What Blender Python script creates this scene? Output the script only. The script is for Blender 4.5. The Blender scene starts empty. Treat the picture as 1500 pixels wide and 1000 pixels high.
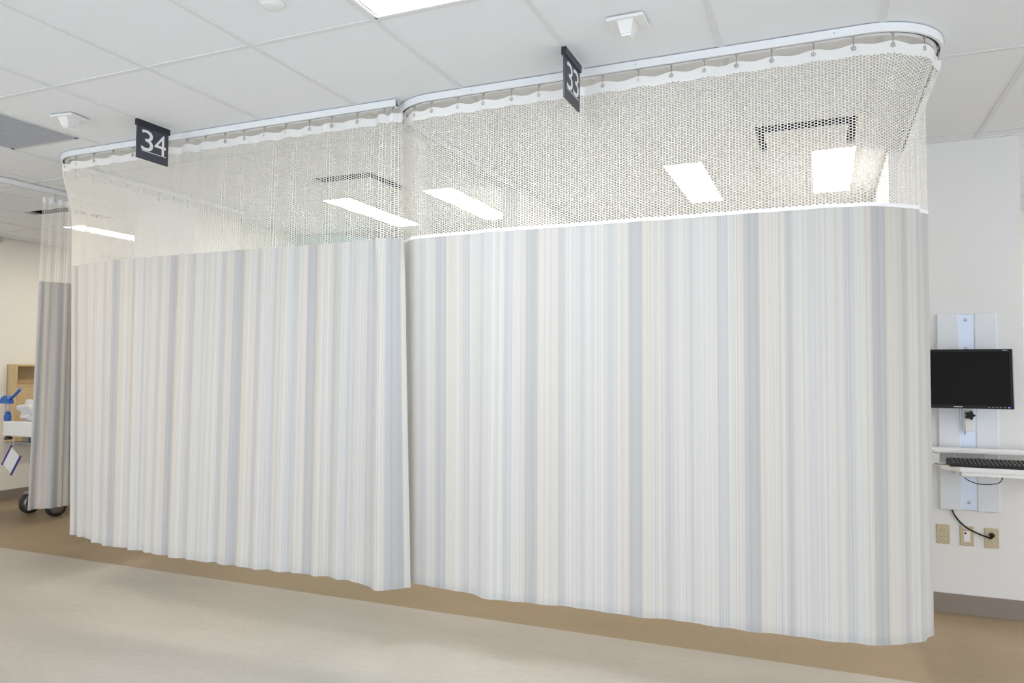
import bpy, bmesh, math, random
import numpy as np
from mathutils import Vector, Matrix
random.seed(7)
sc = bpy.context.scene
COL = sc.collection
R = math.radians

# ------------------------------------------------------------------ camera
FPX, YAW, PITCH, ROLL, CAMH = 1085.2, R(22.695), R(2.2376), R(0.28), 1.3846
H = 2.7464                                   # ceiling height
cf = Vector((-math.sin(YAW)*math.cos(PITCH), math.cos(YAW)*math.cos(PITCH), math.sin(PITCH)))
cr = Vector((math.cos(YAW), math.sin(YAW), 0.0))
cu = cr.cross(cf)
cr2 = cr*math.cos(ROLL) + cu*math.sin(ROLL)
cu2 = cr2.cross(cf)
cam = bpy.data.cameras.new('camera')
cam.sensor_fit = 'HORIZONTAL'; cam.sensor_width = 36.0
cam.lens = FPX/1500*36.0; cam.clip_start = 0.02
camo = bpy.data.objects.new('camera', cam); COL.objects.link(camo)
camo.matrix_world = Matrix(((cr2.x, cu2.x, -cf.x, 0), (cr2.y, cu2.y, -cf.y, 0), (cr2.z, cu2.z, -cf.z, CAMH), (0, 0, 0, 1)))
sc.camera = camo

# ------------------------------------------------------------------ world, exposure
w = bpy.data.worlds.new('world'); sc.world = w; w.use_nodes = True
bg = w.node_tree.nodes['Background']
bg.inputs[0].default_value = (0.875, 0.935, 1.0, 1)
bg.inputs[1].default_value = 0.95
vs = sc.view_settings
vs.view_transform = 'Standard'; vs.look = 'None'; vs.gamma = 1.0; vs.use_curve_mapping = False
vs.exposure = 1.0
LAMP_BAY = 12.0       # emission of the bay lamps
LAMP_HALL = 21.5      # emission of the hall lamps
WARM = (1.0, 0.92, 0.79)
HALL = (0.87, 0.945, 1.0)

# ------------------------------------------------------------------ materials
MATS = {}
def mat(name, col, rough=0.6, metal=0.0, spec=0.5, emit=None, estr=0.0, noise=None, coat=0.0, trans=0.0, bump=None):
    """noise=(scale, amount) mottles the colour; bump=(scale, strength) fine relief; trans=translucent share."""
    if name in MATS: return MATS[name]
    m = bpy.data.materials.new(name); m.use_nodes = True
    nt = m.node_tree; b = nt.nodes['Principled BSDF']
    b.inputs['Base Color'].default_value = (*col, 1)
    b.inputs['Roughness'].default_value = rough
    b.inputs['Metallic'].default_value = metal
    b.inputs['Specular IOR Level'].default_value = spec
    if coat: b.inputs['Coat Weight'].default_value = coat
    if emit:
        b.inputs['Emission Color'].default_value = (*emit, 1)
        b.inputs['Emission Strength'].default_value = estr
    tc = nt.nodes.new('ShaderNodeTexCoord')
    if noise:
        n = nt.nodes.new('ShaderNodeTexNoise'); n.inputs['Scale'].default_value = noise[0]
        n.inputs['Detail'].default_value = 6; n.inputs['Roughness'].default_value = 0.62
        nt.links.new(tc.outputs['Object'], n.inputs['Vector'])
        mx = nt.nodes.new('ShaderNodeMix'); mx.data_type = 'RGBA'
        mx.inputs[6].default_value = (*[c*(1-noise[1]) for c in col], 1)
        mx.inputs[7].default_value = (*[min(1, c*(1+noise[1])) for c in col], 1)
        nt.links.new(n.outputs['Fac'], mx.inputs[0]); nt.links.new(mx.outputs[2], b.inputs['Base Color'])
    if bump:
        n = nt.nodes.new('ShaderNodeTexNoise'); n.inputs['Scale'].default_value = bump[0]
        nt.links.new(tc.outputs['Object'], n.inputs['Vector'])
        bp = nt.nodes.new('ShaderNodeBump'); bp.inputs['Strength'].default_value = bump[1]; bp.inputs['Distance'].default_value = 0.002
        nt.links.new(n.outputs['Fac'], bp.inputs['Height']); nt.links.new(bp.outputs['Normal'], b.inputs['Normal'])
    if trans:
        t = nt.nodes.new('ShaderNodeBsdfTranslucent'); t.inputs[0].default_value = (*col, 1)
        ms = nt.nodes.new('ShaderNodeMixShader'); ms.inputs[0].default_value = trans
        out = nt.nodes['Material Output']
        nt.links.new(b.outputs[0], ms.inputs[1]); nt.links.new(t.outputs[0], ms.inputs[2]); nt.links.new(ms.outputs[0], out.inputs[0])
    MATS[name] = m
    return m

def stripe_material():
    """woven stripes: UV.x is the distance along the cloth (m) from the centre of a dark band."""
    T = 0.4835
    m = bpy.data.materials.new('striped_cloth'); m.use_nodes = True
    nt = m.node_tree; N = nt.nodes; L = nt.links
    b = N['Principled BSDF']; b.inputs['Roughness'].default_value = 0.9; b.inputs['Specular IOR Level'].default_value = 0.15
    uv = N.new('ShaderNodeUVMap'); uv.uv_map = 'UVMap'
    sp = N.new('ShaderNodeSeparateXYZ'); L.new(uv.outputs[0], sp.inputs[0])
    def math_(op, a, bval=None):
        n = N.new('ShaderNodeMath'); n.operation = op
        for i, v in enumerate((a, bval)):
            if v is None: continue
            if isinstance(v, (int, float)): n.inputs[i].default_value = v
            else: L.new(v, n.inputs[i])
        return n.outputs[0]
    t = math_('FRACT', math_('ADD', math_('DIVIDE', sp.outputs[0], T), 20.5))
    base, pale, blue = (.80, .79, .775), (.775, .77, .765), (.705, .712, .73)
    dark, cream, thin, warm = (.625, .632, .65), (.80, .775, .725), (.67, .674, .688), (.785, .755, .73)
    def p(o): return o/T + 0.5
    bands = [(-.2417, pale), (-.19, base), (-.138, blue), (-.094, base), (-.062, warm), (-.031, dark), (.031, cream),
             (.075, base), (.105, warm), (.128, thin), (.160, base), (.20, pale), (.225, (.72, .725, .745))]
    cr_ = N.new('ShaderNodeValToRGB'); e = cr_.color_ramp; e.interpolation = 'LINEAR'
    bands = [(o, tuple(.80*v for v in c)) for o, c in bands]
    stops = []
    for i, (o, c) in enumerate(bands):
        nxt = bands[i+1][0] if i+1 < len(bands) else .2417
        a, z = p(o)+.009, p(nxt)-.009
        stops += [(max(0, a), c), (min(1, max(z, a+.002)), c)]
    e.elements[0].position = stops[0][0]; e.elements[0].color = (*stops[0][1], 1)
    e.elements[1].position = stops[-1][0]; e.elements[1].color = (*stops[-1][1], 1)
    for q, c in stops[1:-1]:
        k = e.elements.new(q); k.color = (*c, 1)
    L.new(t, cr_.inputs[0])
    def noise1(scale, detail):
        n = N.new('ShaderNodeTexNoise'); n.noise_dimensions = '1D'
        n.inputs['Scale'].default_value = 1.0; n.inputs['Detail'].default_value = detail
        L.new(math_('MULTIPLY', sp.outputs[0], scale), n.inputs['W']); return n.outputs['Fac']
    f1, f2 = noise1(210, 1.5), noise1(46, 2)
    def remap(v, lo, hi):
        n = N.new('ShaderNodeMapRange'); n.inputs[1].default_value = .3; n.inputs[2].default_value = .7
        n.inputs[3].default_value = lo; n.inputs[4].default_value = hi; L.new(v, n.inputs[0]); return n.outputs[0]
    g = math_('MULTIPLY', remap(f1, .90, 1.05), remap(f2, .935, 1.035))
    mx = N.new('ShaderNodeMix'); mx.data_type = 'RGBA'; mx.blend_type = 'MULTIPLY'; mx.inputs[0].default_value = 1
    L.new(cr_.outputs[0], mx.inputs[6])
    cmb = N.new('ShaderNodeCombineXYZ')
    for i in range(3): L.new(g, cmb.inputs[i])
    L.new(cmb.outputs[0], mx.inputs[7]); L.new(mx.outputs[2], b.inputs['Base Color'])
    tr = N.new('ShaderNodeBsdfTranslucent'); L.new(mx.outputs[2], tr.inputs[0])
    ms = N.new('ShaderNodeMixShader'); ms.inputs[0].default_value = .24
    L.new(b.outputs[0], ms.inputs[1]); L.new(tr.outputs[0], ms.inputs[2]); L.new(ms.outputs[0], N['Material Output'].inputs[0])
    MATS['cloth'] = m
    return m

def floor_material(name, col, amt):
    m = bpy.data.materials.new(name); m.use_nodes = True
    nt = m.node_tree; N = nt.nodes; L = nt.links; b = N['Principled BSDF']
    b.inputs['Roughness'].default_value = .42; b.inputs['Specular IOR Level'].default_value = .35
    tc = N.new('ShaderNodeTexCoord'); mp = N.new('ShaderNodeMapping'); mp.inputs['Scale'].default_value = (.55, 1.6, 1)
    L.new(tc.outputs['Object'], mp.inputs[0])
    n1 = N.new('ShaderNodeTexNoise'); n1.inputs['Scale'].default_value = 1.6; n1.inputs['Detail'].default_value = 5
    n2 = N.new('ShaderNodeTexNoise'); n2.inputs['Scale'].default_value = 34; n2.inputs['Detail'].default_value = 5; n2.inputs['Distortion'].default_value = 1.2
    L.new(mp.outputs[0], n1.inputs[0]); L.new(mp.outputs[0], n2.inputs[0])
    ad = N.new('ShaderNodeMath'); ad.operation = 'MULTIPLY_ADD'; ad.inputs[1].default_value = .55
    L.new(n1.outputs[0], ad.inputs[0])
    ml = N.new('ShaderNodeMath'); ml.operation = 'MULTIPLY'; ml.inputs[1].default_value = .45; L.new(n2.outputs[0], ml.inputs[0]); L.new(ml.outputs[0], ad.inputs[2])
    mr = N.new('ShaderNodeMapRange'); mr.inputs[1].default_value = .33; mr.inputs[2].default_value = .67; L.new(ad.outputs[0], mr.inputs[0])
    mx = N.new('ShaderNodeMix'); mx.data_type = 'RGBA'
    mx.inputs[6].default_value = (*[c*(1-amt) for c in col], 1); mx.inputs[7].default_value = (*[c*(1+amt) for c in col], 1)
    L.new(mr.outputs[0], mx.inputs[0]); L.new(mx.outputs[2], b.inputs['Base Color'])
    MATS[name] = m; return m

def wood_material(name, c1, c2):
    m = bpy.data.materials.new(name); m.use_nodes = True
    nt = m.node_tree; N = nt.nodes; L = nt.links; b = N['Principled BSDF']; b.inputs['Roughness'].default_value = .5
    tc = N.new('ShaderNodeTexCoord'); mp = N.new('ShaderNodeMapping'); mp.inputs['Scale'].default_value = (14, 14, 1.2)
    n = N.new('ShaderNodeTexNoise'); n.inputs['Scale'].default_value = 2.5; n.inputs['Detail'].default_value = 5
    L.new(tc.outputs['Object'], mp.inputs[0]); L.new(mp.outputs[0], n.inputs[0])
    mx = N.new('ShaderNodeMix'); mx.data_type = 'RGBA'; mx.inputs[6].default_value = (*c1, 1); mx.inputs[7].default_value = (*c2, 1)
    L.new(n.outputs[0], mx.inputs[0]); L.new(mx.outputs[2], b.inputs['Base Color'])
    MATS[name] = m; return m

CLOTH = stripe_material()
NET = mat('net', (.91, .90, .87), .8, spec=.2, trans=.35)
HEADER = mat('header', (.88, .88, .88), .8, spec=.2, trans=.12)
TAPE = mat('tape', (.9, .9, .92), .7)
TILE = mat('ceiling_tile', (.845, .87, .905), .9, spec=.1, noise=(60, .02), bump=(400, .15))
BAR = mat('grid_bar', (.76, .775, .79), .6, spec=.3)
PLENUM = mat('plenum', (.1, .1, .1), .9)
WALL = mat('wall_paint', (.80, .80, .80), .75, spec=.25, noise=(3, .01))
WALLW = mat('wall_paint_cream', (.84, .83, .78), .75, spec=.25, noise=(3, .01))
BASEB = mat('vinyl_base', (.27, .225, .195), .5, noise=(20, .10))
FLOOR_L = floor_material('floor_hall', (.425, .40, .36), .11)
FLOOR_B = floor_material('floor_bay', (.31, .24, .155), .11)
TRACK = mat('track_white', (.86, .89, .92), .35, spec=.5)
SLOT = mat('track_slot', (.05, .045, .04), .6)
LIP = mat('track_lip', (.90, .90, .90), .22, metal=.1)
STEEL = mat('steel', (.55, .53, .52), .3, metal=.9)
CHROME = mat('chrome', (.75, .75, .76), .15, metal=1.0)
NAVY = mat('sign_navy', (.052, .056, .078), .45, noise=(30, .05))
NAVYB = mat('sign_bracket', (.018, .021, .034), .35)
WHITE = mat('sign_white', (.88, .88, .9), .5)
PLAST = mat('white_plastic', (.82, .82, .82), .4)
PLASTG = mat('grey_plastic', (.5, .52, .56), .4)
BLACK = mat('black_plastic', (.010, .010, .011), .45, spec=.25)
SCREEN = mat('screen', (.004, .004, .004), .35, spec=.12)
ALU = mat('alu_panel', (.74, .77, .82), .28, spec=.6)
ALUC = mat('alu_channel', (.62, .70, .84), .3, metal=.25)
BRASS = mat('outlet_plate', (.50, .42, .28), .38, metal=.55)
IVORY = mat('outlet_ivory', (.58, .51, .36), .45)
BLUEP = mat('blue_plastic', (.03, .13, .47), .4)
WOOD = wood_material('maple', (.60, .43, .23), (.70, .53, .31))
WOODD = wood_material('maple_inner', (.44, .33, .18), (.52, .40, .23))
BAG = mat('bag_film', (.88, .88, .9), .3, trans=.35)
PAPER = mat('paper', (.8, .8, .84), .7)
PURPLE = mat('purple_band', (.06, .04, .26), .5)
TEAL = mat('teal_paint', (.42, .62, .64), .7)
RUBBER = mat('rubber', (.03, .03, .03), .6)
GREYM = mat('grey_metal', (.30, .30, .30), .4, metal=.5)
LENS_BAY = mat('lamp_lens_bay', (.9, .9, .9), .5, emit=WARM, estr=LAMP_BAY)
LENS_HALLW = mat('lamp_lens_hall_warm', (.9, .9, .9), .5, emit=(1.0, .80, .55), estr=LAMP_HALL*.9)  # lens of the added side lamps, tinted to warm the left curtain
LENS_HALL = mat('lamp_lens_hall', (.9, .9, .9), .5, emit=HALL, estr=LAMP_HALL)
REFL = mat('lamp_reflector', (.90, .90, .89), .45)
GRILLE = mat('grille_grey', (.46, .49, .56), .5)
DUCT = mat('duct_dark', (.012, .012, .016), .8)

# ------------------------------------------------------------------ mesh helpers
class MB:
    def __init__(s): s.v = []; s.f = []; s.sm = []
    def add(s, vs, fs, smooth=False):
        o = len(s.v); s.v += [tuple(v) for v in vs]; s.f += [tuple(i+o for i in f) for f in fs]; s.sm += [smooth]*len(fs); return s
    def box(s, x0, x1, y0, y1, z0, z1):
        return s.add([(x0,y0,z0),(x1,y0,z0),(x1,y1,z0),(x0,y1,z0),(x0,y0,z1),(x1,y0,z1),(x1,y1,z1),(x0,y1,z1)],
                     [(0,3,2,1),(4,5,6,7),(0,1,5,4),(1,2,6,5),(2,3,7,6),(3,0,4,7)])
    def rbox(s, x0, x1, y0, y1, z0, z1, r=.004, seg=2):
        bm = bmesh.new(); bmesh.ops.create_cube(bm, size=1)
        for v in bm.verts: v.co = Vector(((x0+x1)/2+v.co.x*(x1-x0), (y0+y1)/2+v.co.y*(y1-y0), (z0+z1)/2+v.co.z*(z1-z0)))
        bmesh.ops.bevel(bm, geom=bm.edges[:], offset=r, segments=seg, affect='EDGES', profile=.5)
        bm.verts.index_update()
        s.add([v.co[:] for v in bm.verts], [[v.index for v in f.verts] for f in bm.faces]); bm.free(); return s
    def tube(s, pts, r, n=8, cap=True, smooth=True):
        pts = [Vector(p) for p in pts]; rs = r if isinstance(r, (list, tuple)) else [r]*len(pts)
        vs = []; fs = []; up = None
        for i, p in enumerate(pts):
            t = (pts[min(i+1, len(pts)-1)]-pts[max(i-1, 0)]).normalized()
            if up is None: up = t.orthogonal().normalized()
            a = (up - t*up.dot(t)).normalized(); up = a; b = t.cross(a)
            vs += [p+(a*math.cos(2*math.pi*k/n)+b*math.sin(2*math.pi*k/n))*rs[i] for k in range(n)]
        for i in range(len(pts)-1):
            for k in range(n): fs.append((i*n+k, i*n+(k+1) % n, (i+1)*n+(k+1) % n, (i+1)*n+k))
        s.add(vs, fs, smooth)
        if cap:
            o = len(s.v)-len(vs); s.f += [tuple(o+k for k in reversed(range(n))), tuple(o+(len(pts)-1)*n+k for k in range(n))]; s.sm += [False]*2
        return s
    def prism(s, poly, h0, h1, axis='z'):
        n = len(poly)
        def m(a, b, h): return {'z': (a, b, h), 'x': (h, a, b), 'y': (a, h, b)}[axis]
        return s.add([m(a, b, h0) for a, b in poly]+[m(a, b, h1) for a, b in poly],
                     [tuple(reversed(range(n))), tuple(range(n, 2*n))]+[(i, (i+1) % n, n+(i+1) % n, n+i) for i in range(n)])
    def lathe(s, prof, c, axis='z', n=20, smooth=True):
        vs = []; fs = []
        for r, h in prof:
            for k in range(n):
                a = 2*math.pi*k/n; x, y = r*math.cos(a), r*math.sin(a)
                q = {'z': (x, y, h), 'x': (h, x, y), 'y': (y, h, x)}[axis]
                vs.append((c[0]+q[0], c[1]+q[1], c[2]+q[2]))
        for i in range(len(prof)-1):
            for k in range(n): fs.append((i*n+k, i*n+(k+1) % n, (i+1)*n+(k+1) % n, (i+1)*n+k))
        s.add(vs, fs, smooth)
        o = len(s.v)-len(vs)
        s.f += [tuple(o+k for k in reversed(range(n))), tuple(o+(len(prof)-1)*n+k for k in range(n))]; s.sm += [False]*2
        return s
    def mesh(s, name, mt, origin=(0, 0, 0)):
        me = bpy.data.meshes.new(name); o = Vector(origin)
        me.from_pydata([Vector(v)-o for v in s.v], [], s.f)
        me.polygons.foreach_set('use_smooth', s.sm)
        me.materials.append(mt); me.update(); return me

def link(name, me, parent=None, loc=(0, 0, 0), rot=(0, 0, 0)):
    o = bpy.data.objects.new(name, me); COL.objects.link(o); o.location = loc; o.rotation_euler = rot
    if parent: o.parent = parent
    return o
def tag(o, label, cat, group=None):
    o['label'] = label; o['category'] = cat
    if group: o['group'] = group
    return o
def thing(name, label, cat, loc, group=None):
    o = link(name, None, None, loc); o.empty_display_size = .1
    return tag(o, label, cat, group)
def part(mb, name, mt, parent, origin=None, label=None):
    """mesh in world coordinates -> child in the frame of its thing."""
    if origin is None:
        r = parent
        while r.parent: r = r.parent
        origin = r.location
    o = link(name, mb.mesh(name, mt, origin), parent)
    if label: o['label'] = label
    return o
def struct(mb, name, mt, parent=None):
    o = link(name, mb.mesh(name, mt), parent)
    if not parent: o['kind'] = 'structure'
    return o
def B(*a): return MB().box(*a)
def RB(*a, **k): return MB().rbox(*a, **k)

# ------------------------------------------------------------------ room shell
YB = 7.30                                    # back wall of the bays
XL = -7.90                                    # left wall
YE, XR = -1.24, 6.0                            # how far the hall goes on behind the camera and to the right
YS = 3.81                                     # seam between hall and bay flooring
struct(B(XL, XR, YE, YS, -.05, 0), 'floor', FLOOR_L)
struct(B(XL, XR, YS, YB, -.05, 0), 'floor_bays', FLOOR_B)
struct(B(XL-.12, XR, YB, YB+.12, 0, H+.12), 'wall_back', WALLW)
struct(B(XL-.12, XL, YE, YB, 0, H+.12), 'wall_left', WALLW)
struct(B(-5.06, -4.94, 4.98, YB, 0, H), 'wall_bay_left', WALLW)
struct(B(-5.33, -4.665, 4.49, 4.98, 0, H), 'wall_column', WALL)
struct(B(-2.175, -2.045, 4.99, YB, 0, H), 'wall_center', WALL)
struct(B(.385, 1.055, 4.985, YB, 0, H), 'wall_right', WALL)
bt, bh = .008, .11
struct(B(.385, 1.055+bt, 4.985-bt, 4.985, 0, bh), 'baseboard_right', BASEB)
struct(B(XL, XL+bt, YE, YB, 0, bh), 'baseboard_left', BASEB)
struct(B(XL+bt, -5.06, YB-bt, YB, 0, bh).box(-4.94, -2.175, YB-bt, YB, 0, bh).box(-2.045, .385, YB-bt, YB, 0, bh).box(1.055, XR, YB-bt, YB, 0, bh), 'baseboard_back', BASEB)
struct(B(-5.33-bt, -4.665+bt, 4.49-bt, 4.49, 0, bh), 'baseboard_column', BASEB)
struct(B(-2.175, -2.045, 4.99-bt, 4.99, 0, bh), 'baseboard_center', BASEB)

# ceiling: slab above, lay-in tiles and tee bars below
ceil = struct(B(XL, XR, YE, YB, H+.10, H+.16), 'ceiling', PLENUM)
GX0, GY0, S1, S2 = -3.427, 2.415, .61, 1.22
bw = .012
xs = sorted(GX0+S1*k for k in range(-7, 16)); ys = [GY0+S2*k for k in range(-3, 5)]
specials = {}     # (ix, iy) -> list of occupied rectangles inside that cell
def cell(x, y):
    return (round((x-GX0)//S1), round((y-GY0)//S2))
lamp_cells = [(-.987, -.682), (-.072, .233), (-2.817, -2.512), (-3.732, -3.427), (-6.782, -6.477), (2.06, 2.365)]
LAMPS = [(a, b, GY0+2*S2, GY0+3*S2) for a, b in lamp_cells]
DIFFS = [(-.377, .233), (-3.427, -2.817), (-6.477, -5.867), (2.673, 3.283)]
HALLS = [(-1.597, -.987, GY0-S2, GY0), (-5.257, -4.647, GY0-S2, GY0), (3.283, 3.893, GY0-S2, GY0), (-1.597, -.987, GY0-3*S2, GY0-2*S2)]  # only the first is in view; the others are added to light the hall
occ = [(a, b, c, d) for a, b, c, d in LAMPS]+[(a, b, GY0+1.5*S2, GY0+2*S2) for a, b in DIFFS]+HALLS+[(-4.647, -4.037, GY0, GY0+.5*S2)]
tile_cache = {}
def tile(x0, x1, y0, y1):
    x0 = max(x0, XL); x1 = min(x1, XR)
    if x1-x0 < .05: return
    wd, dp = round(x1-x0-2*bw, 3), round(y1-y0-2*bw, 3)
    k = (wd, dp)
    if k not in tile_cache:
        tile_cache[k] = B(-wd/2-.006, wd/2+.006, -dp/2-.006, dp/2+.006, .004, .020).mesh('ceiling_tile', TILE)
    link('ceiling_tile', tile_cache[k], ceil, ((x0+x1)/2, (y0+y1)/2, H))
crossbars = set()
for ix in range(-8, 16):
    for iy in range(-3, 4):
        x0, y0 = GX0+S1*ix, GY0+S2*iy; x1, y1 = x0+S1, y0+S2
        if x1 < XL+.05 or x0 > XR-.05: continue
        o = [r for r in occ if r[0] > x0-.02 and r[1] < x1+.02 and r[2] > y0-.02 and r[3] < y1+.02]
        if not o: tile(x0, x1, y0, y1); continue
        for a, b, c, d in o:
            if b-a < .4:
                m = (x0+x1)/2
                if a < m-.1: tile(m, x1, y0, y1)
                else: tile(x0, m, y0, y1)
                crossbars.add((m-bw, m+bw, y0+bw, y1-bw))
            elif d-c < .8:
                m = (y0+y1)/2
                if c < m-.1: tile(x0, x1, m, y1)
                else: tile(x0, x1, y0, m)
                crossbars.add((x0+bw, x1-bw, m-bw, m+bw))
for ix in range(-7, 16):
    x = GX0+S1*ix
    if XL+.02 < x < XR-.02: part(B(x-bw, x+bw, YE, YB, H, H+.03), 'grid_bar', BAR, ceil)
for iy in range(-3, 4):
    y = GY0+S2*iy
    if y > YE: part(B(XL, XR, y-bw, y+bw, H+.0006, H+.028), 'grid_bar', BAR, ceil)
for q in sorted(crossbars): part(B(*q, H+.0003, H+.029), 'grid_bar', BAR, ceil)
part(B(XL, XR, YB-.02, YB, H-.001, H+.03), 'wall_angle', BAR, ceil)
part(B(.385-.02, 1.055+.02, 4.985-.02, 4.985, H-.001, H+.03), 'wall_angle', BAR, ceil)

# ------------------------------------------------------------------ lamps and ceiling fittings
bay_lamp_words = {-.987: 'narrow lit ceiling lamp behind the mesh right of the bay divider wall',
                  -.072: 'rightmost lit ceiling lamp, right under the square air diffuser of bay 33',
                  -2.817: 'lit ceiling lamp ending against the thin divider wall of the bays',
                  -3.732: 'lit ceiling lamp behind mesh of bay 34 above the teal wall patch',
                  -6.782: 'leftmost lit ceiling lamp, in the bay beyond the wide column',
                  2.06: 'lit ceiling lamp in the bay right of the monitor wall'}
for a, b, c, d in LAMPS:
    t = thing('ceiling_lamp', bay_lamp_words[a], 'lamp', ((a+b)/2, (c+d)/2, H), 'narrow ceiling lamps in the bays')
    fr = MB()
    fr.box(a+bw, b-bw, c+bw, c+.03, H-.001, H+.05).box(a+bw, b-bw, d-.03, d-bw, H-.001, H+.05)
    fr.box(a+bw, a+.03, c+.03, d-.03, H-.001, H+.05).box(b-.03, b-bw, c+.03, d-.03, H-.001, H+.05)
    part(fr, 'frame', PLAST, t)
    part(B(a+.03, b-.03, c+.03, d-.03, H+.003, H+.012), 'lens', LENS_BAY, t)
hall_words = ['recessed white hall lamp with curved reflector at top edge of ceiling', 'unseen warm hall lamp added further left along the hall ceiling',
              'unseen hall lamp added further right along the hall ceiling', 'unseen hall lamp added overhead behind the viewer for even light']
for (a, b, c, d), wd in zip(HALLS, hall_words):
    t = thing('hall_lamp', wd, 'lamp', ((a+b)/2, (c+d)/2, H), 'recessed hall lamps')
    x0, x1, y0, y1 = a+bw, b-bw, c+bw, d-bw
    fr = MB().box(x0, x1, y0, y0+.012, H-.001, H+.09).box(x0, x1, y1-.012, y1, H-.001, H+.09).box(x0, x0+.012, y0, y1, H-.001, H+.09).box(x1-.012, x1, y0, y1, H-.001, H+.09)
    part(fr, 'frame', REFL, t)
    xc = (a+b)/2
    for sgn in (-1, 1):
        pr = []; n = 10
        for i in range(n+1):
            f = i/n; pr.append((xc+sgn*(.275-(.275-.09)*f), H+.004+.075*math.sin(f*math.pi/2)))
        m = MB(); vs_ = [(x, yy, z) for x, z in pr for yy in (y0+.012, y1-.012)]
        m.add(vs_, [(2*i, 2*i+1, 2*i+3, 2*i+2) for i in range(n)], True); part(m, 'reflector', REFL, t)
    m = MB(); n = 10; vs_ = []
    for i in range(n+1):
        an = math.pi*i/n; vs_ += [(xc-.1*math.cos(an), yy, H+.075-.055*math.sin(an)) for yy in (y0+.012, y1-.012)]
    m.add(vs_, [(2*i, 2*i+1, 2*i+3, 2*i+2) for i in range(n)], True); part(m, 'lens', LENS_HALLW if abs(a+1.597) > 1 else LENS_HALL, t)
    part(B(x0, x1, y0, y1, H+.082, H+.09), 'housing', REFL, t)

diff_words = {-.377: 'square air diffuser with black slot above the two right-hand ceiling lamps', -3.427: 'square air diffuser with black slot left of where the two curtains meet',
              -6.477: 'square ceiling air diffuser with dark slot above the gathered curtain at far left', 2.673: 'square ceiling air diffuser in the bay right of the monitor wall'}
for a, b in DIFFS:
    c, d = GY0+1.5*S2, GY0+2*S2
    t = thing('air_diffuser', diff_words[a], 'air vent', ((a+b)/2, (c+d)/2, H), 'square air diffusers in the bays')
    e = .042; q0, q1, r0, r1 = a+e, b-e, c+e, d-e
    fr = MB().box(a+bw, b-bw, c+bw, r0, H, H+.02).box(a+bw, b-bw, r1, d-bw, H, H+.02).box(a+bw, q0, r0, r1, H, H+.02).box(q1, b-bw, r0, r1, H, H+.02)
    part(fr, 'frame', PLAST, t)
    dk = MB().box(q0-.01, q1+.01, r0-.01, r1+.01, H+.075, H+.08)
    for bx_ in ((q0-.01, q0, r0-.01, r1+.01), (q1, q1+.01, r0-.01, r1+.01), (q0, q1, r0-.01, r0), (q0, q1, r1, r1+.01)): dk.box(*bx_, H+.02, H+.075)
    part(dk, 'duct', DUCT, t)
    g = .066; part(RB(q0+g*.7, q1-g*.7, r0+g, r1-g*.5, H-.026, H-.016, r=.003), 'plaque', PLAST, t)
    for x in (q0+.12, q1-.12):
        for y in (r0+.12, r1-.12): part(MB().tube([(x, y, H-.017), (x, y, H+.076)], .004, 6), 'hanger', GREYM, t)
# return grille
t = thing('return_grille', 'dark blue-grey return air grille in the ceiling at upper left edge', 'air vent', (-4.342, 2.72, H))
a, b, c, d = -4.647+bw, -4.037-bw, GY0+bw, GY0+.61-bw
part(MB().box(a, b, c, c+.02, H-.001, H+.02).box(a, b, d-.02, d, H-.001, H+.02).box(a, a+.02, c, d, H-.001, H+.02).box(b-.02, b, c, d, H-.001, H+.02), 'frame', GRILLE, t)
sl = MB().box(-.27, .27, -.0055, .0055, -.001, .006).mesh('slat', GRILLE)
for i in range(36): link('slat', sl, t, (0, c+.03+i*.0152-2.72, 0))
part(B(a+.02, b-.02, c+.02, d-.02, H+.02, H+.024), 'back_plate', GRILLE, t)

# motion sensors: square base plate with a tapered housing hanging down
def sensor(cx, cy, rot, label):
    t = thing('motion_sensor', label, 'sensor', (cx, cy, H), 'ceiling sensors in front of the tracks'); t.rotation_euler = (0, 0, rot)
    link('base_plate', RB(-.074, .074, -.063, .063, -.014, 0, r=.004).mesh('base_plate', PLAST), t)
    m = MB(); z0, z1 = -.013, -.058
    top = [(-.032, -.050), (.032, -.050), (.032, .034), (-.032, .034)]; bot = [(-.021, -.030), (.021, -.030), (.021, .024), (-.021, .024)]
    m.add([(x, y, z0) for x, y in top]+[(x, y, z1) for x, y in bot], [(0, 1, 2, 3), (7, 6, 5, 4)]+[(i, (i+1) % 4+0, (i+1) % 4+4, i+4) for i in range(4)])
    h = link('housing', m.mesh('housing', PLAST), t)
    l = MB().rbox(-.020, .020, -.029, .023, -.068, -.057, r=.005); link('lens', l.mesh('lens', PLAST), h)
sensor(-.684, 2.79, 0, 'white ceiling sensor with tapered housing right of the sign 33')
sensor(-3.75, 2.735, .12, 'white ceiling sensor left of the sign 34')
def sprinkler(cx, cy, label):
    t = thing('sprinkler_cap', label, 'sprinkler', (cx, cy, H))
    part(MB().lathe([(.046, H+.004), (.046, H-.003), (.040, H-.006), (.040, H-.008)], (cx, cy, 0), n=28), 'ring', PLAST, t)
    part(MB().lathe([(.038, H-.007), (.037, H-.012), (.025, H-.015), (.004, H-.016)], (cx, cy, 0), n=28), 'cap', PLAST, t)
sprinkler(-1.878, 2.155, 'round white sprinkler cap on the hall ceiling at top edge')
sprinkler(-.83, 4.42, 'round white sprinkler cap behind the mesh of bay 33')
t = thing('wall_sprinkler', 'tiny grey device high on the left wall under the ceiling', 'sprinkler', (XL, 5.0, 2.71))
part(MB().lathe([(.04, 0), (.04, .008), (.018, .012), (.018, .02)], (XL, 5.0, 2.71), 'x', 16), 'escutcheon', STEEL, t)
part(MB().lathe([(.010, .018), (.010, .055), (.026, .057), (.026, .061)], (XL, 5.0, 2.71), 'x', 16), 'head', STEEL, t)

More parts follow.
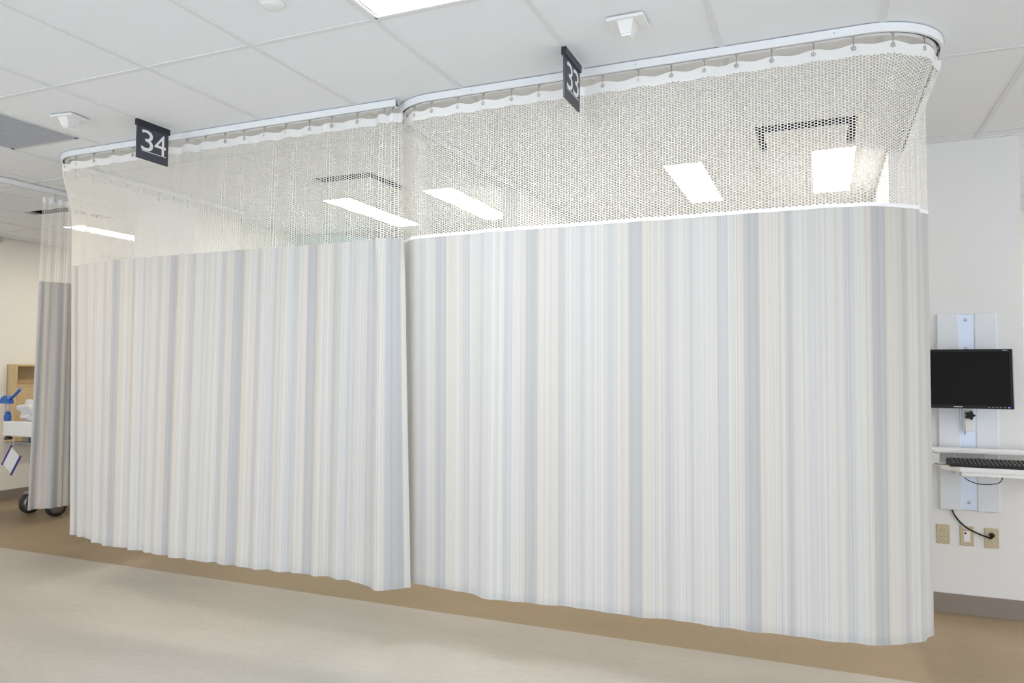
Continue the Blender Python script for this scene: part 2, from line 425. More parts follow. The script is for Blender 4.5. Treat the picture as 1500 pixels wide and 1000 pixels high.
# ------------------------------------------------------------------ curtain tracks
class Path:
    def __init__(s, segs):
        """segs: list of points and ('arc', centre, r, a0, a1) pieces"""
        pts = []
        for g in segs:
            if g[0] == 'arc':
                _, c, r, a0, a1 = g
                pts += [(c[0]+r*math.cos(R(a0+(a1-a0)*k/20)), c[1]+r*math.sin(R(a0+(a1-a0)*k/20))) for k in range(21)]
            else: pts.append(g)
        P = [np.array(pts[0], float)]
        for q in pts[1:]:
            q = np.array(q, float)
            if np.linalg.norm(q-P[-1]) > 1e-5: P.append(q)
        s.P = np.array(P); dl = np.linalg.norm(np.diff(s.P, axis=0), axis=1)
        s.s = np.concatenate([[0], np.cumsum(dl)]); s.len = s.s[-1]
    def at(s, q):
        q = np.asarray(q, float)
        x = np.interp(q, s.s, s.P[:, 0]); y = np.interp(q, s.s, s.P[:, 1])
        t0 = (s.P[1]-s.P[0])/np.linalg.norm(s.P[1]-s.P[0]); t1 = (s.P[-1]-s.P[-2])/np.linalg.norm(s.P[-1]-s.P[-2])
        x = x+np.minimum(q, 0)*t0[0]+np.maximum(q-s.len, 0)*t1[0]; y = y+np.minimum(q, 0)*t0[1]+np.maximum(q-s.len, 0)*t1[1]
        h = .012
        def e(v): return np.interp(v, s.s, s.P[:, 0])+np.minimum(v, 0)*t0[0]+np.maximum(v-s.len, 0)*t1[0], np.interp(v, s.s, s.P[:, 1])+np.minimum(v, 0)*t0[1]+np.maximum(v-s.len, 0)*t1[1]
        xa, ya = e(q-h); xb, yb = e(q+h); tx, ty = xb-xa, yb-ya; n = np.hypot(tx, ty)
        return x, y, ty/n, -tx/n          # position and outward normal (right of travel)

RR, YF = .30, 3.18
def sweep(path, prof, mt, name, parent):
    """closed profile polygon (offset along the outward normal, z) swept along the path"""
    S = path.s; x, y, nx, ny = path.at(S); n = len(prof); vs_ = []; fs = []
    for i in range(len(S)): vs_ += [(x[i]+nx[i]*o, y[i]+ny[i]*o, z) for o, z in prof]
    for i in range(len(S)-1):
        for k in range(n): fs.append((i*n+k, (i+1)*n+k, (i+1)*n+(k+1) % n, i*n+(k+1) % n))
    fs += [tuple(range(n)), tuple((len(S)-1)*n+k for k in reversed(range(n)))]
    return part(MB().add(vs_, fs), name, mt, parent)
def make_track(path, label, screws):
    x, y, _, _ = path.at([path.len/2]); t = thing('curtain_track', label, 'curtain track', (x[0], y[0], H), 'white ceiling curtain tracks')
    z1, z0 = H-.0005, H-.034; hw = .017
    sweep(path, [(-hw, z1), (hw, z1), (hw, z0), (.006, z0), (.006, z0+.004), (hw-.003, z0+.004), (hw-.003, z1-.004), (-hw+.003, z1-.004),
                 (-hw+.003, z0+.004), (-.006, z0+.004), (-.006, z0), (-hw, z0)][::-1], TRACK, 'channel', t)
    sweep(path, [(-.0135, z0+.005), (-.0135, z0+.010), (.0135, z0+.010), (.0135, z0+.005)], SLOT, 'slot', t)
    sweep(path, [(-hw-.0005, z0-.0025), (-hw-.0005, z0+.001), (-.0065, z0+.001), (-.0065, z0-.0025)][::-1], LIP, 'lip', t)
    for s_ in screws:
        x, y, nx, ny = path.at([s_]); m = MB().lathe([(.0035, 0), (.0025, .0015)], (0, 0, 0), 'x', 8)
        link('screw', m.mesh('screw', STEEL), t, Vector((x[0]+nx[0]*hw, y[0]+ny[0]*hw, H-.016))-t.location, (0, 0, math.atan2(ny[0], nx[0])))
    return t
X33L, X33R, X34L, X35 = -2.07, .46, -4.61, -5.40
p33 = Path([(X33L, 4.98), ('arc', (X33L+RR, YF+RR), RR, 180, 270), ('arc', (X33R-RR, YF+RR), RR, -90, 0), (X33R, 4.98)])
p34 = Path([(X34L, 4.98), ('arc', (X34L+RR, YF+RR), RR, 180, 270), (-1.965, YF)])
p35 = Path([(XL+.02, YF), ('arc', (X35-RR, YF+RR), RR, -90, 0), (X35, 4.485)])
make_track(p33, 'white curtain track of bay 33, curved at both corners', [1.5, 2.2, 3.0, 3.8])
make_track(p34, 'white curtain track of bay 34, curved at its left corner', [2.4, 3.3])
make_track(p35, 'white curtain track at far left edge in front of next bay', [])

# ------------------------------------------------------------------ curtains
ZFT, ZHEM, ZNET, ZTOP = 2.040, .332, 2.640, 2.682
ring = MB(); vs_ = []; n, k_ = 12, 5
for i in range(n):
    for j in range(k_):
        a = 2*math.pi*i/n; b = 2*math.pi*j/k_; r = .0075+.0024*math.cos(b); vs_.append((.0024*math.sin(b), r*math.cos(a), r*math.sin(a)))
ring.add(vs_, [(i*k_+j, i*k_+(j+1) % k_, ((i+1) % n)*k_+(j+1) % k_, ((i+1) % n)*k_+j) for i in range(n) for j in range(k_)], True)
RING = ring.mesh('grommet', STEEL)
wire = MB().tube([(0, 0, .040), (0, 0, .012), (.004, 0, .006), (.004, 0, -.003), (0, 0, -.006)], .0013, 5)
wire.box(-.004, .004, -.004, .004, .038, .052)
WIRE = wire.mesh('hook', STEEL)

def smoothstep(v): v = np.clip(v, 0, 1); return v*v*(3-2*v)
def make_curtain(name, label, path, s0, s1, u0, c0, hooks, disp, shear=None, tape=True, zhem=None, sag=.011):
    """cloth from s0 to s1 along the path; u = s-u0 is the cloth coordinate, c0 the centre of a dark band in u."""
    x, y, _, _ = path.at([(s0+s1)/2]); org = Vector((x[0], y[0], ZHEM))
    t = thing(name, label, 'curtain', org, 'striped privacy curtains')
    hk = np.array(sorted(hooks))
    def frac(S):                       # 0 at a hook, 1 half way between two hooks
        i = np.clip(np.searchsorted(hk, S), 1, len(hk)-1); f = (S-hk[i-1])/(hk[i]-hk[i-1]); return np.sin(np.pi*np.clip(f, 0, 1))**2
    def pos(S, Z, off=0.0):
        zn = np.clip((ZTOP-Z)/(ZTOP-ZHEM), 0, 1)
        se = S+(shear(S)*zn if shear else 0)
        X, Y, NX, NY = path.at(se); d = disp(S, zn)+off
        return np.stack([X+NX*d, Y+NY*d, Z], -1)
    def sheet(nm, mt, zb, zt, nrow, off=0.0, step=.010, parent=t):
        """zb, zt: functions of S"""
        S = np.linspace(s0, s1, max(3, int((s1-s0)/step))); F = np.linspace(0, 1, nrow)
        SS, FF = np.meshgrid(S, F); ZB, ZT = zb(SS), zt(SS); Z = ZB+(ZT-ZB)*FF
        V = pos(SS, Z, off)-np.array(org); nc = len(S)
        idx = np.arange(nrow*nc).reshape(nrow, nc)
        q = np.stack([idx[:-1, :-1], idx[:-1, 1:], idx[1:, 1:], idx[1:, :-1]], -1).reshape(-1, 4)
        me = bpy.data.meshes.new(nm); me.from_pydata(V.reshape(-1, 3).tolist(), [], q.tolist())
        uv = me.uv_layers.new(name='UVMap'); U = np.stack([(SS-u0-c0), Z], -1).reshape(-1, 2)[q.reshape(-1)]
        uv.data.foreach_set('uv', U.astype(np.float32).ravel())
        me.polygons.foreach_set('use_smooth', [True]*len(q)); me.materials.append(mt); me.update()
        return link(nm, me, parent)
    zh = zhem or (lambda S: ZHEM+0*S)
    fab = sheet('fabric', CLOTH, zh, lambda S: ZFT+0*S, 36)
    sheet('hem', CLOTH, lambda S: zh(S)-.001, lambda S: zh(S)+.026, 3, .0018, parent=fab)
    if tape: sheet('seam_tape', TAPE, lambda S: ZFT-.002+0*S, lambda S: ZFT+.013+0*S, 2, .002)
    sheet('header_band', HEADER, lambda S: ZNET-.004-.006*frac(S), lambda S: ZTOP-sag*frac(S), 5, step=.008)
    # open honeycomb net, every strand real geometry
    a, b = .0127, .0112; e = .0012
    ncol = int((s1-s0)/a); a = (s1-s0)/ncol; nrow = int((ZNET-ZFT)/b)+1; b = (ZNET-ZFT)/(nrow-.5)
    I, J = np.meshgrid(np.arange(ncol), np.arange(nrow), indexing='ij')
    cs = s0+(I+.5)*a; cz = ZFT+(J+.5*(I % 2))*b
    outer = np.array([(-a/2-e, 0), (-a/2+e, -b/2), (a/2-e, -b/2), (a/2+e, 0), (a/2-e, b/2), (-a/2+e, b/2)])
    hx, hz = a*.385, b*.345
    inner = np.array([(-hx-.0006, 0), (-hx*.86, -hz), (hx*.86, -hz), (hx+.0006, 0), (hx*.86, hz), (-hx*.86, hz)])
    P = np.concatenate([outer, inner]); SS = cs.reshape(-1, 1)+P[:, 0]; Z = cz.reshape(-1, 1)+P[:, 1]
    SS = np.clip(SS, s0, s1); Z = np.clip(Z, ZFT, ZNET+b*.5)
    Z = Z-.006*frac(SS)*np.clip((Z-2.45)/(ZNET-2.45), 0, 1)
    V = pos(SS, Z)-np.array(org); nc = SS.shape[0]
    ringq = np.array([(k, (k+1) % 6, 6+(k+1) % 6, 6+k) for k in range(6)])
    q = (np.arange(nc)[:, None, None]*12+ringq[None]).reshape(-1, 4)
    me = bpy.data.meshes.new('net'); me.vertices.add(nc*12); me.vertices.foreach_set('co', V.astype(np.float32).ravel())
    me.loops.add(q.size); me.loops.foreach_set('vertex_index', q.astype(np.int32).ravel())
    me.polygons.add(len(q)); me.polygons.foreach_set('loop_start', np.arange(0, q.size, 4, dtype=np.int32))
    me.update(calc_edges=True); me.validate(); me.materials.append(NET)
    no = link('net', me, t); no['label'] = 'open white honeycomb mesh'
    # hooks with grommets
    for s_ in hk:
        if not s0-.001 <= s_ <= s1+.001: continue
        X, Y, NX, NY = path.at([s_]); P0 = pos(np.array([s_]), np.array([2.664]), .0)[0]
        rz = math.atan2(NY[0], NX[0])
        h = link('hook', WIRE, t, Vector((X[0], Y[0], 2.664))-org, (0, 0, rz))
        link('grommet', RING, h)
    return t

def interp_smooth(xs_, ys_):
    xs_ = np.array(xs_); ys_ = np.array(ys_)
    def f(q):
        return sum(np.interp(q+dq, xs_, ys_) for dq in (-.06, -.03, 0, .03, .06))/5
    return f
# bay 33: u equals world X along the front
s_front = 4.98-(YF+RR)+RR*math.pi/2; U33 = s_front-(X33L+RR)
e33 = interp_smooth([-2.6, -1.92, -1.74, -1.62, -1.56, -1.48, -1.30, -1.0, -.78, -.55, -.35, -.15, .1, .3, .6, 1.0, 1.9],
                    [-.02, -.05, -.04, -.02, -.045, .035, .012, -.02, .0, -.03, -.008, -.025, -.025, -.01, 0, 0, 0])
def d33(S, zn):
    u = S-U33
    wv = .0045*np.sin(2*np.pi*u/.148+.6)+.004*np.sin(2*np.pi*u/.233+2.0)
    wv = wv-.062*smoothstep((u-.02)/.35)*smoothstep(zn/.09)/(.35+.65*zn)
    return e33(u)*zn**.8+wv*(.35+.65*zn)+.012*np.sin(2*np.pi*u/.21+1+2.2*zn)*smoothstep((u-.35)/.3)
h33 = [-1.879-.135*k for k in range(1, 5)]+[-1.879, -1.768, -1.623, -1.486, -1.339, -1.2, -1.055, -.894, -.732, -.588, -.449, -.317, -.177, -.018, .129, .273]+[.42+.138*k for k in range(10)]
make_curtain('privacy_curtain', 'wide flat striped curtain with white tape under its mesh, hung under sign 33', p33,
             U33-2.42, U33+1.66, U33, -1.715, [U33+q for q in h33], d33)
# bay 34
U34 = (4.98-(YF+RR)+RR*math.pi/2)-(X34L+RR); E34 = -1.925
e34 = interp_smooth([-6.2, -4.9, -4.45, -4.2, -4.0, -3.75, -3.376, -2.936, -2.788, -2.458, -2.20, -2.135, -2.06, -2.0, -1.95, -1.925],
                    [0, 0, .0, -.01, -.005, .0, .046, .043, .053, .023, .03, .045, .115, .12, .08, .015])
def d34(S, zn):
    u = S-U34
    wv = .010*np.sin(2*np.pi*u/.121+.4)+.008*np.sin(2*np.pi*u/.187+1.3)+.004*np.sin(2*np.pi*u/.071)-(.055+.05*zn)*smoothstep((-3.95-u)/.4)*smoothstep(zn/.15)/(.5+.35*zn)
    env = smoothstep((u+2.16)/.10)
    wv = wv-.04*smoothstep((u+1.99)/.065)*zn
    return e34(u)*zn**.7+wv*(.5+.35*zn)+.012*np.sin(2*np.pi*(u+2.16)/.075)*env*(1-smoothstep((zn-.25)/.12))
def sh34(S):
    u = S-U34
    return .075*smoothstep((u+2.25)/.3)-.055*smoothstep((u+2.16)/.14)*0
h34 = [-4.298-.137*k for k in range(1, 12)]+[-4.298, -4.136, -3.972, -3.807, -3.66, -3.515, -3.371, -3.233, -3.088, -2.952, -2.81, -2.663, -2.506, -2.363, -2.203, -2.041, -1.99]
make_curtain('privacy_curtain', 'finely folded striped curtain hung under sign 34, bunched at its right end', p34,
             U34-5.78, U34+E34, U34, -3.43, [U34+q for q in h34], d34, sh34, tape=False)
# gathered curtain of the next bay
g = []
zz = [(-5.435, 3.765), (-5.35, 3.94), (-5.37, 3.97), (-5.47, 4.0), (-5.345, 4.09), (-5.46, 4.15), (-5.35, 4.24)]
p35c = Path(zz)
def d35(S, zn): return .018*np.sin(2*np.pi*S/.13+2.0*zn)*(.25+.75*zn)+.008*np.sin(2*np.pi*S/.055)
make_curtain('privacy_curtain', 'gathered grey striped curtain pushed aside at far left edge', p35c, 0, p35c.len, 0, .13,
             [.08, .262, .421, .551, .696], d35, lambda S: -.04*smoothstep(1-S/.22), tape=False)

# ------------------------------------------------------------------ bay signs
def text_mesh(ch, y0, y1, z0, z1, xface, org, name):
    cu_ = bpy.data.curves.new('digit', 'FONT'); cu_.body = ch; cu_.resolution_u = 6
    ob = bpy.data.objects.new('digit_src', cu_); COL.objects.link(ob)
    dg = bpy.context.evaluated_depsgraph_get(); me0 = bpy.data.meshes.new_from_object(ob.evaluated_get(dg))
    P = [v.co.copy() for v in me0.vertices]; F = [tuple(p.vertices) for p in me0.polygons]
    bpy.data.objects.remove(ob); bpy.data.curves.remove(cu_); bpy.data.meshes.remove(me0)
    ax, bx = min(p.x for p in P), max(p.x for p in P); ay, by = min(p.y for p in P), max(p.y for p in P)
    m = MB().add([(xface, y0+(p.x-ax)/(bx-ax)*(y1-y0), z0+(p.y-ay)/(by-ay)*(z1-z0)) for p in P], F)
    return m.mesh(name, WHITE, org)
def sign(x, y0, y1, digits, label):
    t = thing('bay_sign', label, 'sign', (x, (y0+y1)/2, H), 'hanging bay number signs')
    part(RB(x-.011, x+.011, y0-.004, y1+.006, H-.034, H, r=.002), 'bracket', NAVYB, t)
    part(RB(x-.004, x+.004, y0, y1, H-.212, H-.03, r=.001), 'panel', NAVY, t)
    ya, yb = y0+.028, y1-.018; w_ = (yb-ya-.010)/2
    for i, ch in enumerate(digits):
        q = ya+i*(w_+.010)
        link('digit', text_mesh(ch, q, q+w_, H-.162, H-.047, x+.0048, t.location, 'digit'), t)
    part(B(x+.004, x+.0048, ya+.002, yb+.002, H-.1665, H-.1635), 'underline', WHITE, t)
sign(-3.43, 2.888, 3.098, '34', 'dark hanging sign reading 34, above the finely folded curtain')
sign(-.987, 2.91, 3.12, '33', 'dark hanging sign reading 33, beside the white sensor, above the flat curtain')

# ------------------------------------------------------------------ workstation on the right wall
WY = 4.985
t = thing('wall_mount_panel', 'tall pale metal mounting panel with centre channel behind the monitor', 'wall mount', (.775, WY, .59))
part(RB(.625, .735, WY-.022, WY, .592, 1.728, r=.006), 'side_panel', ALU, t)
part(RB(.812, .925, WY-.022, WY, .592, 1.728, r=.006), 'side_panel', ALU, t)
ch = part(RB(.733, .814, WY-.016, WY, .596, 1.722, r=.002), 'center_channel', ALUC, t)
for z in (.64, 1.525, 1.69):
    part(MB().lathe([(.009, -.016), (.009, -.019), (.004, -.021)], (.772, WY, z), 'y', 12), 'screw', STEEL, ch)
part(RB(.745, .802, WY-.055, WY-.016, 1.05, 1.42, r=.003), 'slide_block', PLAST, t)
part(MB().tube([(.752, WY-.056, 1.03), (.752, WY-.056, 1.38)], .004, 8), 'guide_rod', CHROME, t)
kb = MB(); pts = []
for i in range(20):
    r = .022+.006*math.cos(5*2*math.pi*i/20); pts.append((.775+r*math.cos(2*math.pi*i/20), 1.142+r*math.sin(2*math.pi*i/20)))
kb.prism(pts, WY-.085, WY-.065, 'y').tube([(.775, WY-.066, 1.142), (.775, WY-.05, 1.142)], .008, 8)
part(kb, 'star_knob', BLACK, t)
# monitor, tilted back
t = thing('monitor', 'black flat computer monitor on the wall mount, screen off', 'monitor', (.70, WY-.175, 1.35)); t.rotation_euler = (R(-4), 0, R(-2))
mw, mh = .262, .165
link('housing', RB(-mw, mw, -.012, .030, -mh, mh, r=.004).mesh('housing', BLACK), t)
bz = MB().box(-mw, mw, -.016, -.011, -mh, -mh+.018).box(-mw, mw, -.016, -.011, mh-.014, mh).box(-mw, -mw+.014, -.016, -.011, -mh+.018, mh-.014).box(mw-.014, mw, -.016, -.011, -mh+.018, mh-.014)
fr = link('bezel', bz.mesh('bezel', BLACK), t)
link('edge_trim', MB().box(mw, mw+.005, -.012, .026, -mh, mh).mesh('edge_trim', PLASTG), t)
link('screen', B(-mw+.014, mw-.014, -.0135, -.0115, -mh+.018, mh-.014).mesh('screen', SCREEN), t)
link('brand_mark', B(-.022, .022, -.0168, -.0155, -mh+.006, -mh+.011).mesh('brand_mark', PLASTG), fr)
link('model_mark', B(.215, .240, -.0168, -.0155, mh-.009, mh-.006).mesh('model_mark', PLASTG), fr)
bm_ = B(-.004, .004, -.0168, -.0155, -.001, .001).mesh('button', PLASTG)
for i in range(5): link('button', bm_, fr, (.148+i*.018, 0, -mh+.008))
link('power_light', B(-.003, .003, -.0168, -.0155, -.002, .002).mesh('power_light', mat('led_blue', (.1, .15, .9), .4, emit=(.15, .25, 1), estr=1.5)), fr, (.240, 0, -mh+.008))
link('arm', MB().rbox(.02, .13, .030, .055, -.055, .055, r=.004).rbox(.045, .105, .05, .125, -.025, .025, r=.004).mesh('arm', PLASTG), t)
# keyboard tray
TZ = .868
t = thing('keyboard_tray', 'white wall-mounted keyboard tray with raised back ledge', 'tray', (.83, WY-.2, TZ)); TRAY = t
tx0, tx1 = .575, 1.19
pl = [(tx0+.03, WY-.08), (tx0+.03, WY-.30), (tx0+.10, WY-.385), (tx1-.06, WY-.385), (tx1, WY-.30), (tx1, WY-.08)]
part(MB().prism(pl, TZ-.012, TZ+.010), 'shelf', PLAST, t)
part(MB().prism([(tx0+.11, WY-.375), (tx1-.06, WY-.375), (tx1-.06, WY-.33), (tx0+.11, WY-.33)], TZ-.034, TZ-.012), 'palm_support', PLAST, t)
part(RB(tx0, tx1, WY-.19, WY-.06, .935, .956, r=.005), 'back_ledge', PLAST, t)
part(RB(tx0, tx0+.035, WY-.16, WY-.065, TZ-.01, .94, r=.004), 'side_bracket', PLAST, t)
part(RB(tx1-.035, tx1, WY-.16, WY-.065, TZ-.01, .94, r=.004), 'side_bracket', PLAST, t)
part(RB(.70, .85, WY-.065, WY-.02, .80, .95, r=.004), 'mount_block', PLAST, t)
part(RB(.69, .75, WY-.33, WY-.25, TZ-.050, TZ-.012, r=.012), 'mouse_holder', PLAST, t)
part(RB(.80, .87, WY-.33, WY-.25, TZ-.050, TZ-.012, r=.012), 'mouse_holder', PLAST, t)
part(MB().lathe([(.009, -.01), (.011, 0), (.009, .008), (.003, .011)], (.795, WY-.15, TZ+.026), 'z', 10), 'release_knob', mat('red_plastic', (.35, .01, .02), .4), t, label='small dark red knob')
part(MB().tube([(.795, WY-.15, TZ+.009), (.795, WY-.15, TZ+.02)], .004, 6), 'knob_stem', PLASTG, t)
# keyboard
t = thing('keyboard', 'black keyboard lying on the white wall tray', 'keyboard', (.86, WY-.28, TZ+.010))
k0, k1 = .635, 1.07
kbm = MB().prism([(WY-.36, TZ+.0105), (WY-.36, TZ+.022), (WY-.21, TZ+.040), (WY-.21, TZ+.0105)], k0, k1, 'x')
part(kbm, 'case', BLACK, t)
ky = MB()
for r_ in range(6):
    for c_ in range(21):
        x = k0+.012+c_*.0198; y = WY-.352+r_*.0225; z = TZ+.023+r_*.0026
        ky.add([(x, y, z), (x+.017, y, z), (x+.017, y+.018, z+.002), (x, y+.018, z+.002), (x+.002, y+.002, z+.008), (x+.015, y+.002, z+.008), (x+.015, y+.016, z+.010), (x+.002, y+.016, z+.010)],
               [(4, 5, 6, 7), (0, 1, 5, 4), (1, 2, 6, 5), (2, 3, 7, 6), (3, 0, 4, 7)])
kk = part(ky, 'keys', mat('key_black', (.022, .022, .023), .4), t); kk['kind'] = 'stuff'
# cables
def cable(pts, r, mt, name, label, cat='cable', parent=None):
    cu_ = [Vector(p) for p in pts]; out = []
    for i in range(len(cu_)-1):                      # Catmull-Rom
        p0, p1, p2, p3 = cu_[max(i-1, 0)], cu_[i], cu_[i+1], cu_[min(i+2, len(cu_)-1)]
        for k in range(8):
            u = k/8; out.append(.5*((2*p1)+(p2-p0)*u+(2*p0-5*p1+4*p2-p3)*u*u+(3*p1-p0-3*p2+p3)*u**3))
    out.append(cu_[-1])
    if parent: return part(MB().tube(out, r, 7), name, mt, parent, label=label)
    o = link(name, MB().tube(out, r, 7).mesh(name, mt)); tag(o, label, cat); return o
cable([(.685, WY-.008, .600), (.70, WY-.014, .56), (.745, WY-.014, .505), (.81, WY-.014, .468), (.872, WY-.028, .447)], .0045, BLACK, 'power_cable', 'black power cable drooping from mounting panel to right wall outlet')
cable([(.672, WY-.006, .600), (.69, WY-.010, .56), (.73, WY-.012, .51), (.762, WY-.012, .476)], .0025, PLAST, 'network_cable', 'thin white cable running down to the middle wall plate')
cable([(.70, WY-.27, TZ-.045), (.74, WY-.26, TZ-.075), (.80, WY-.25, TZ-.09), (.88, WY-.25, TZ-.075), (.90, WY-.25, TZ-.012)], .0025, BLACK, 'tray_cable', 'thin dark cable', parent=TRAY)
cable([(.582, WY-.19, TZ+.004), (.597, WY-.24, TZ+.008), (.612, WY-.29, TZ+.013), (.632, WY-.30, TZ+.016)], .0022, BLACK, 'keyboard_cable', 'thin dark cable', parent=TRAY)
# wall plates
def outlet(x0, x1, z0, z1, kind, label):
    t = thing('wall_outlet', label, 'wall plate', ((x0+x1)/2, WY, (z0+z1)/2), 'brass wall plates below the mounting panel')
    part(RB(x0, x1, WY-.006, WY, z0, z1, r=.002), 'plate', BRASS, t); xc, zc = (x0+x1)/2, (z0+z1)/2
    if kind == 'duplex':
        for s_ in (-1, 1):
            c = zc+s_*.0195; pg = [(xc+.0165*math.cos(2*math.pi*k/16), c+min(.013, max(-.013, .0165*math.sin(2*math.pi*k/16)))) for k in range(16)]
            rc = part(MB().prism(pg, WY-.009, WY-.005, 'y'), 'receptacle', IVORY, t)
            part(MB().box(xc-.0075, xc-.0055, WY-.0095, WY-.0085, c-.002, c+.007).box(xc+.0055, xc+.0075, WY-.0095, WY-.0085, c-.001, c+.006).box(xc-.002, xc+.002, WY-.0095, WY-.0085, c-.009, c-.006), 'slot', BLACK, rc)
        part(MB().lathe([(.003, -.006), (.003, -.0075)], (xc, WY, zc), 'y', 8), 'screw', STEEL, t)
    else:
        ins = part(RB(xc-.0165, xc+.0165, WY-.009, WY-.005, zc-.034, zc+.026, r=.001), 'insert', PLAST, t)
        part(B(xc-.013, xc-.003, WY-.0096, WY-.0085, zc+.010, zc+.019), 'jack', BLACK, ins)
        for s_ in (-1, 1): part(MB().lathe([(.003, -.006), (.003, -.0075)], (xc, WY, zc+s_*.047), 'y', 8), 'screw', STEEL, t)
outlet(.606, .674, .393, .503, 'duplex', 'brass wall outlet next to the curtain, nothing plugged in')
outlet(.725, .794, .392, .503, 'data', 'brass wall plate with white data insert, middle of three')
outlet(.847, .916, .388, .500, 'duplex', 'brass wall outlet on the right with a black plug in it')
t = thing('power_plug', 'black plug in the right wall outlet', 'plug', (.881, WY-.01, .463))
part(MB().lathe([(.013, -.0095), (.014, -.022), (.009, -.036), (.005, -.042)], (.881, WY, .463), 'y', 12), 'body', BLACK, t)
part(MB().tube([(.881, WY-.040, .463), (.876, WY-.034, .452), (.872, WY-.028, .447)], .0055, 7), 'strain_relief', BLACK, t)

# ------------------------------------------------------------------ inside the bays
pts = [(-4.93, 0)]+[(x, z) for x, z in [(-4.93, 2.735), (-4.79, 2.742), (-4.54, 2.742), (-4.42, 2.732), (-4.295, 2.711), (-4.15, 2.682), (-4.017, 2.646), (-3.93, 2.60), (-3.88, 2.5)]]+[(-3.86, 0)]
t = thing('room_screen', 'pale teal tall screen with curved top behind the mesh of bay 34', 'screen', (-4.4, 6.12, 0))
part(MB().prism(pts, 6.09, 6.15, 'y'), 'panel', TEAL, t)
part(RB(-4.94, -3.85, 6.085, 6.155, 0, .06, r=.004), 'foot_rail', GREYM, t)
# wooden headwall unit on the left wall
cx1, cy0, cy1, cz0, cz1 = XL+.14, 5.14, 5.86, .62, 1.425
t = thing('headwall_cabinet', 'light maple wall cabinet with open niche at far left', 'cabinet', (XL, 5.5, cz0))
part(B(XL, XL+.02, cy0, cy1, cz0, cz1), 'back_panel', WOODD, t)
part(RB(XL+.02, cx1, cy0, cy0+.022, cz0, cz1, r=.002), 'side_panel', WOOD, t)
part(RB(XL+.02, cx1, cy1-.022, cy1, cz0, cz1, r=.002), 'side_panel', WOOD, t)
part(RB(XL+.02, cx1, cy0+.022, cy1-.022, cz1-.022, cz1, r=.002), 'top_panel', WOOD, t)
part(RB(XL+.02, cx1, cy0+.022, cy1-.022, cz1-.235, cz1-.215, r=.002), 'shelf', WOOD, t)
part(RB(XL+.02, cx1, cy0+.022, cy1-.022, cz0, cz0+.022, r=.002), 'bottom_panel', WOOD, t)
part(RB(cx1-.02, cx1, cy0+.024, cy1-.024, cz0+.024, cz1-.237, r=.002), 'front_panel', WOOD, t)
# stretcher with its foot end towards the hall
sx0, sx1, sy0, sy1 = -7.14, -6.50, 4.62, 6.0
t = thing('stretcher', 'wheeled stretcher with pale end board, mostly hidden behind gathered curtain', 'bed', (-6.82, 5.3, 0))
part(RB(sx0, sx1, sy0, sy0+.05, .745, .885, r=.012), 'end_board', PLAST, t)
part(RB(sx0+.02, sx1-.02, sy0+.05, sy1, .79, .83, r=.006), 'deck', PLASTG, t)
part(RB(sx0+.03, sx1-.03, sy0+.06, sy1-.02, .83, .88, r=.02), 'mattress', PAPER, t)
part(RB(sx0+.10, sx1-.08, sy0+.02, sy0+.10, .665, .695, r=.005).box(sx0+.2, sx0+.28, sy0+.06, sy0+.09, .69, .79), 'bracket', GREYM, t)
part(MB().lathe([(.038, .712), (.022, .745)], (sx0+.045, sy0+.03, 0), 'z', 14), 'bumper', RUBBER, t)
part(RB(-6.90, -6.62, sy0+.35, sy1-.3, .16, .24, r=.01), 'base_frame', GREYM, t)
for yy in (sy0+.55, sy1-.5): part(MB().tube([(-6.76, yy, .22), (-6.76, yy, .80)], .045, 14), 'column', CHROME, t)
for cx_ in (-6.98, -6.62):
    for cy_ in (4.80, 5.85):
        wl = part(MB().lathe([(.05, -.022), (.10, -.018), (.104, 0), (.10, .018), (.05, .022)], (cx_, cy_, .104), 'x', 28), 'wheel', RUBBER, t)
        part(MB().lathe([(.085, .024), (.06, .034), (.01, .038)], (cx_, cy_, .104), 'x', 24), 'hub_cover', mat('hub_grey', (.25, .25, .26), .25, metal=.7), wl)
        part(MB().rbox(cx_-.03, cx_+.03, cy_-.05, cy_+.05, .19, .215, r=.006).tube([(cx_, cy_, .2), (-6.76, cy_+(.12 if cy_ < 5 else -.12), .2)], .018, 8), 'fork', GREYM, t)
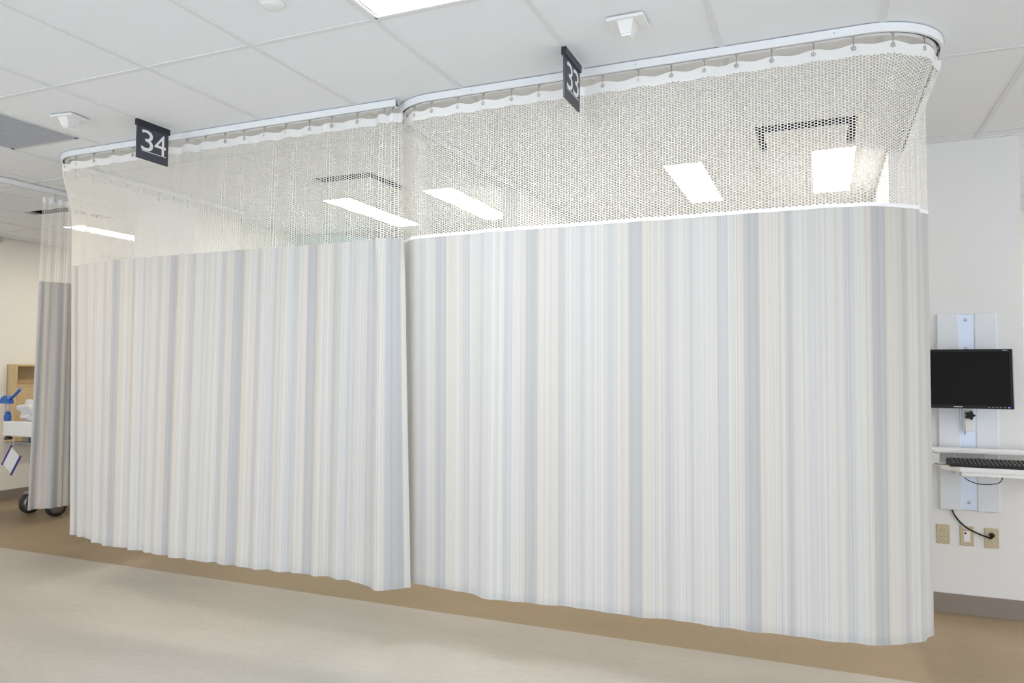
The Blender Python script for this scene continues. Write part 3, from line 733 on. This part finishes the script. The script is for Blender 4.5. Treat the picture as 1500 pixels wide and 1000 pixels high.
# blue pole clamp with lever
bx, by = sx0+.04, sy0+.02
t = thing('pole_clamp', 'bright blue plastic lever clamp standing on the end board', 'clamp', (bx, by, .885))
part(RB(bx-.028, bx+.028, by-.022, by+.022, .885, .945, r=.010).rbox(bx-.02, bx+.02, by-.02, by+.02, .94, .975, r=.008), 'base', BLUEP, t)
part(MB().tube([(bx, by, .97), (bx+.005, by, 1.06)], .011, 10), 'stem', mat('clear_stem', (.62, .65, .72), .25), t)
part(MB().prism([(bx-.085+q, z) for q, z in [(0, 1.05), (.13, 1.05), (.127, 1.085), (.105, 1.115), (.065, 1.125), (.025, 1.11), (0, 1.08)]], by-.025, by+.025, 'y'), 'head', BLUEP, t)
part(MB().tube([(bx+.02, by, 1.085), (bx+.10, by, 1.135), (bx+.175, by, 1.19)], [.014, .013, .015], 8), 'lever', BLUEP, t)
# crumpled clear bag
bm_ = bmesh.new(); bmesh.ops.create_icosphere(bm_, subdivisions=4, radius=1)
rnd = random.Random(3)
dirs = [Vector((rnd.uniform(-1, 1), rnd.uniform(-1, 1), rnd.uniform(-1, 1))).normalized() for _ in range(40)]
for v in bm_.verts:
    d = v.co.normalized(); k = 1+sum(.055*math.sin(9*d.dot(q)+i) for i, q in enumerate(dirs[:14]))+.35*max(0, d.dot(Vector((.5, 0, .86))))**6
    v.co = Vector((d.x*.19*k, d.y*.15*k, max(-.085, d.z*.105*k)))
bm_.verts.index_update()
bg_ = MB().add([(v.co.x*1.1-6.93, v.co.y+sy0+.235, v.co.z*1.1+.975) for v in bm_.verts], [[v.index for v in f.verts] for f in bm_.faces]); bm_.free()
o = link('plastic_bag', bg_.mesh('plastic_bag', BAG)); tag(o, 'crumpled white plastic bag lying on the stretcher', 'bag')
# hanging card
t = thing('hanging_card', 'white card with purple bands hanging tilted below the stretcher end', 'card', (-6.98, sy0-.012, .525)); t.rotation_euler = (0, R(35), 0)
link('sheet', B(-.075, .075, -.002, .002, -.10, .10).mesh('sheet', PAPER), t)
bnd = B(-.010, .010, -.004, .004, -.112, .112).mesh('band', PURPLE)
link('band', bnd, t, (-.078, 0, 0)); link('band', bnd, t, (.078, 0, 0))
link('cord', MB().tube([(-.05, 0, .10), (-.1, .0, .19)], .002, 5).mesh('cord', PLAST), t)
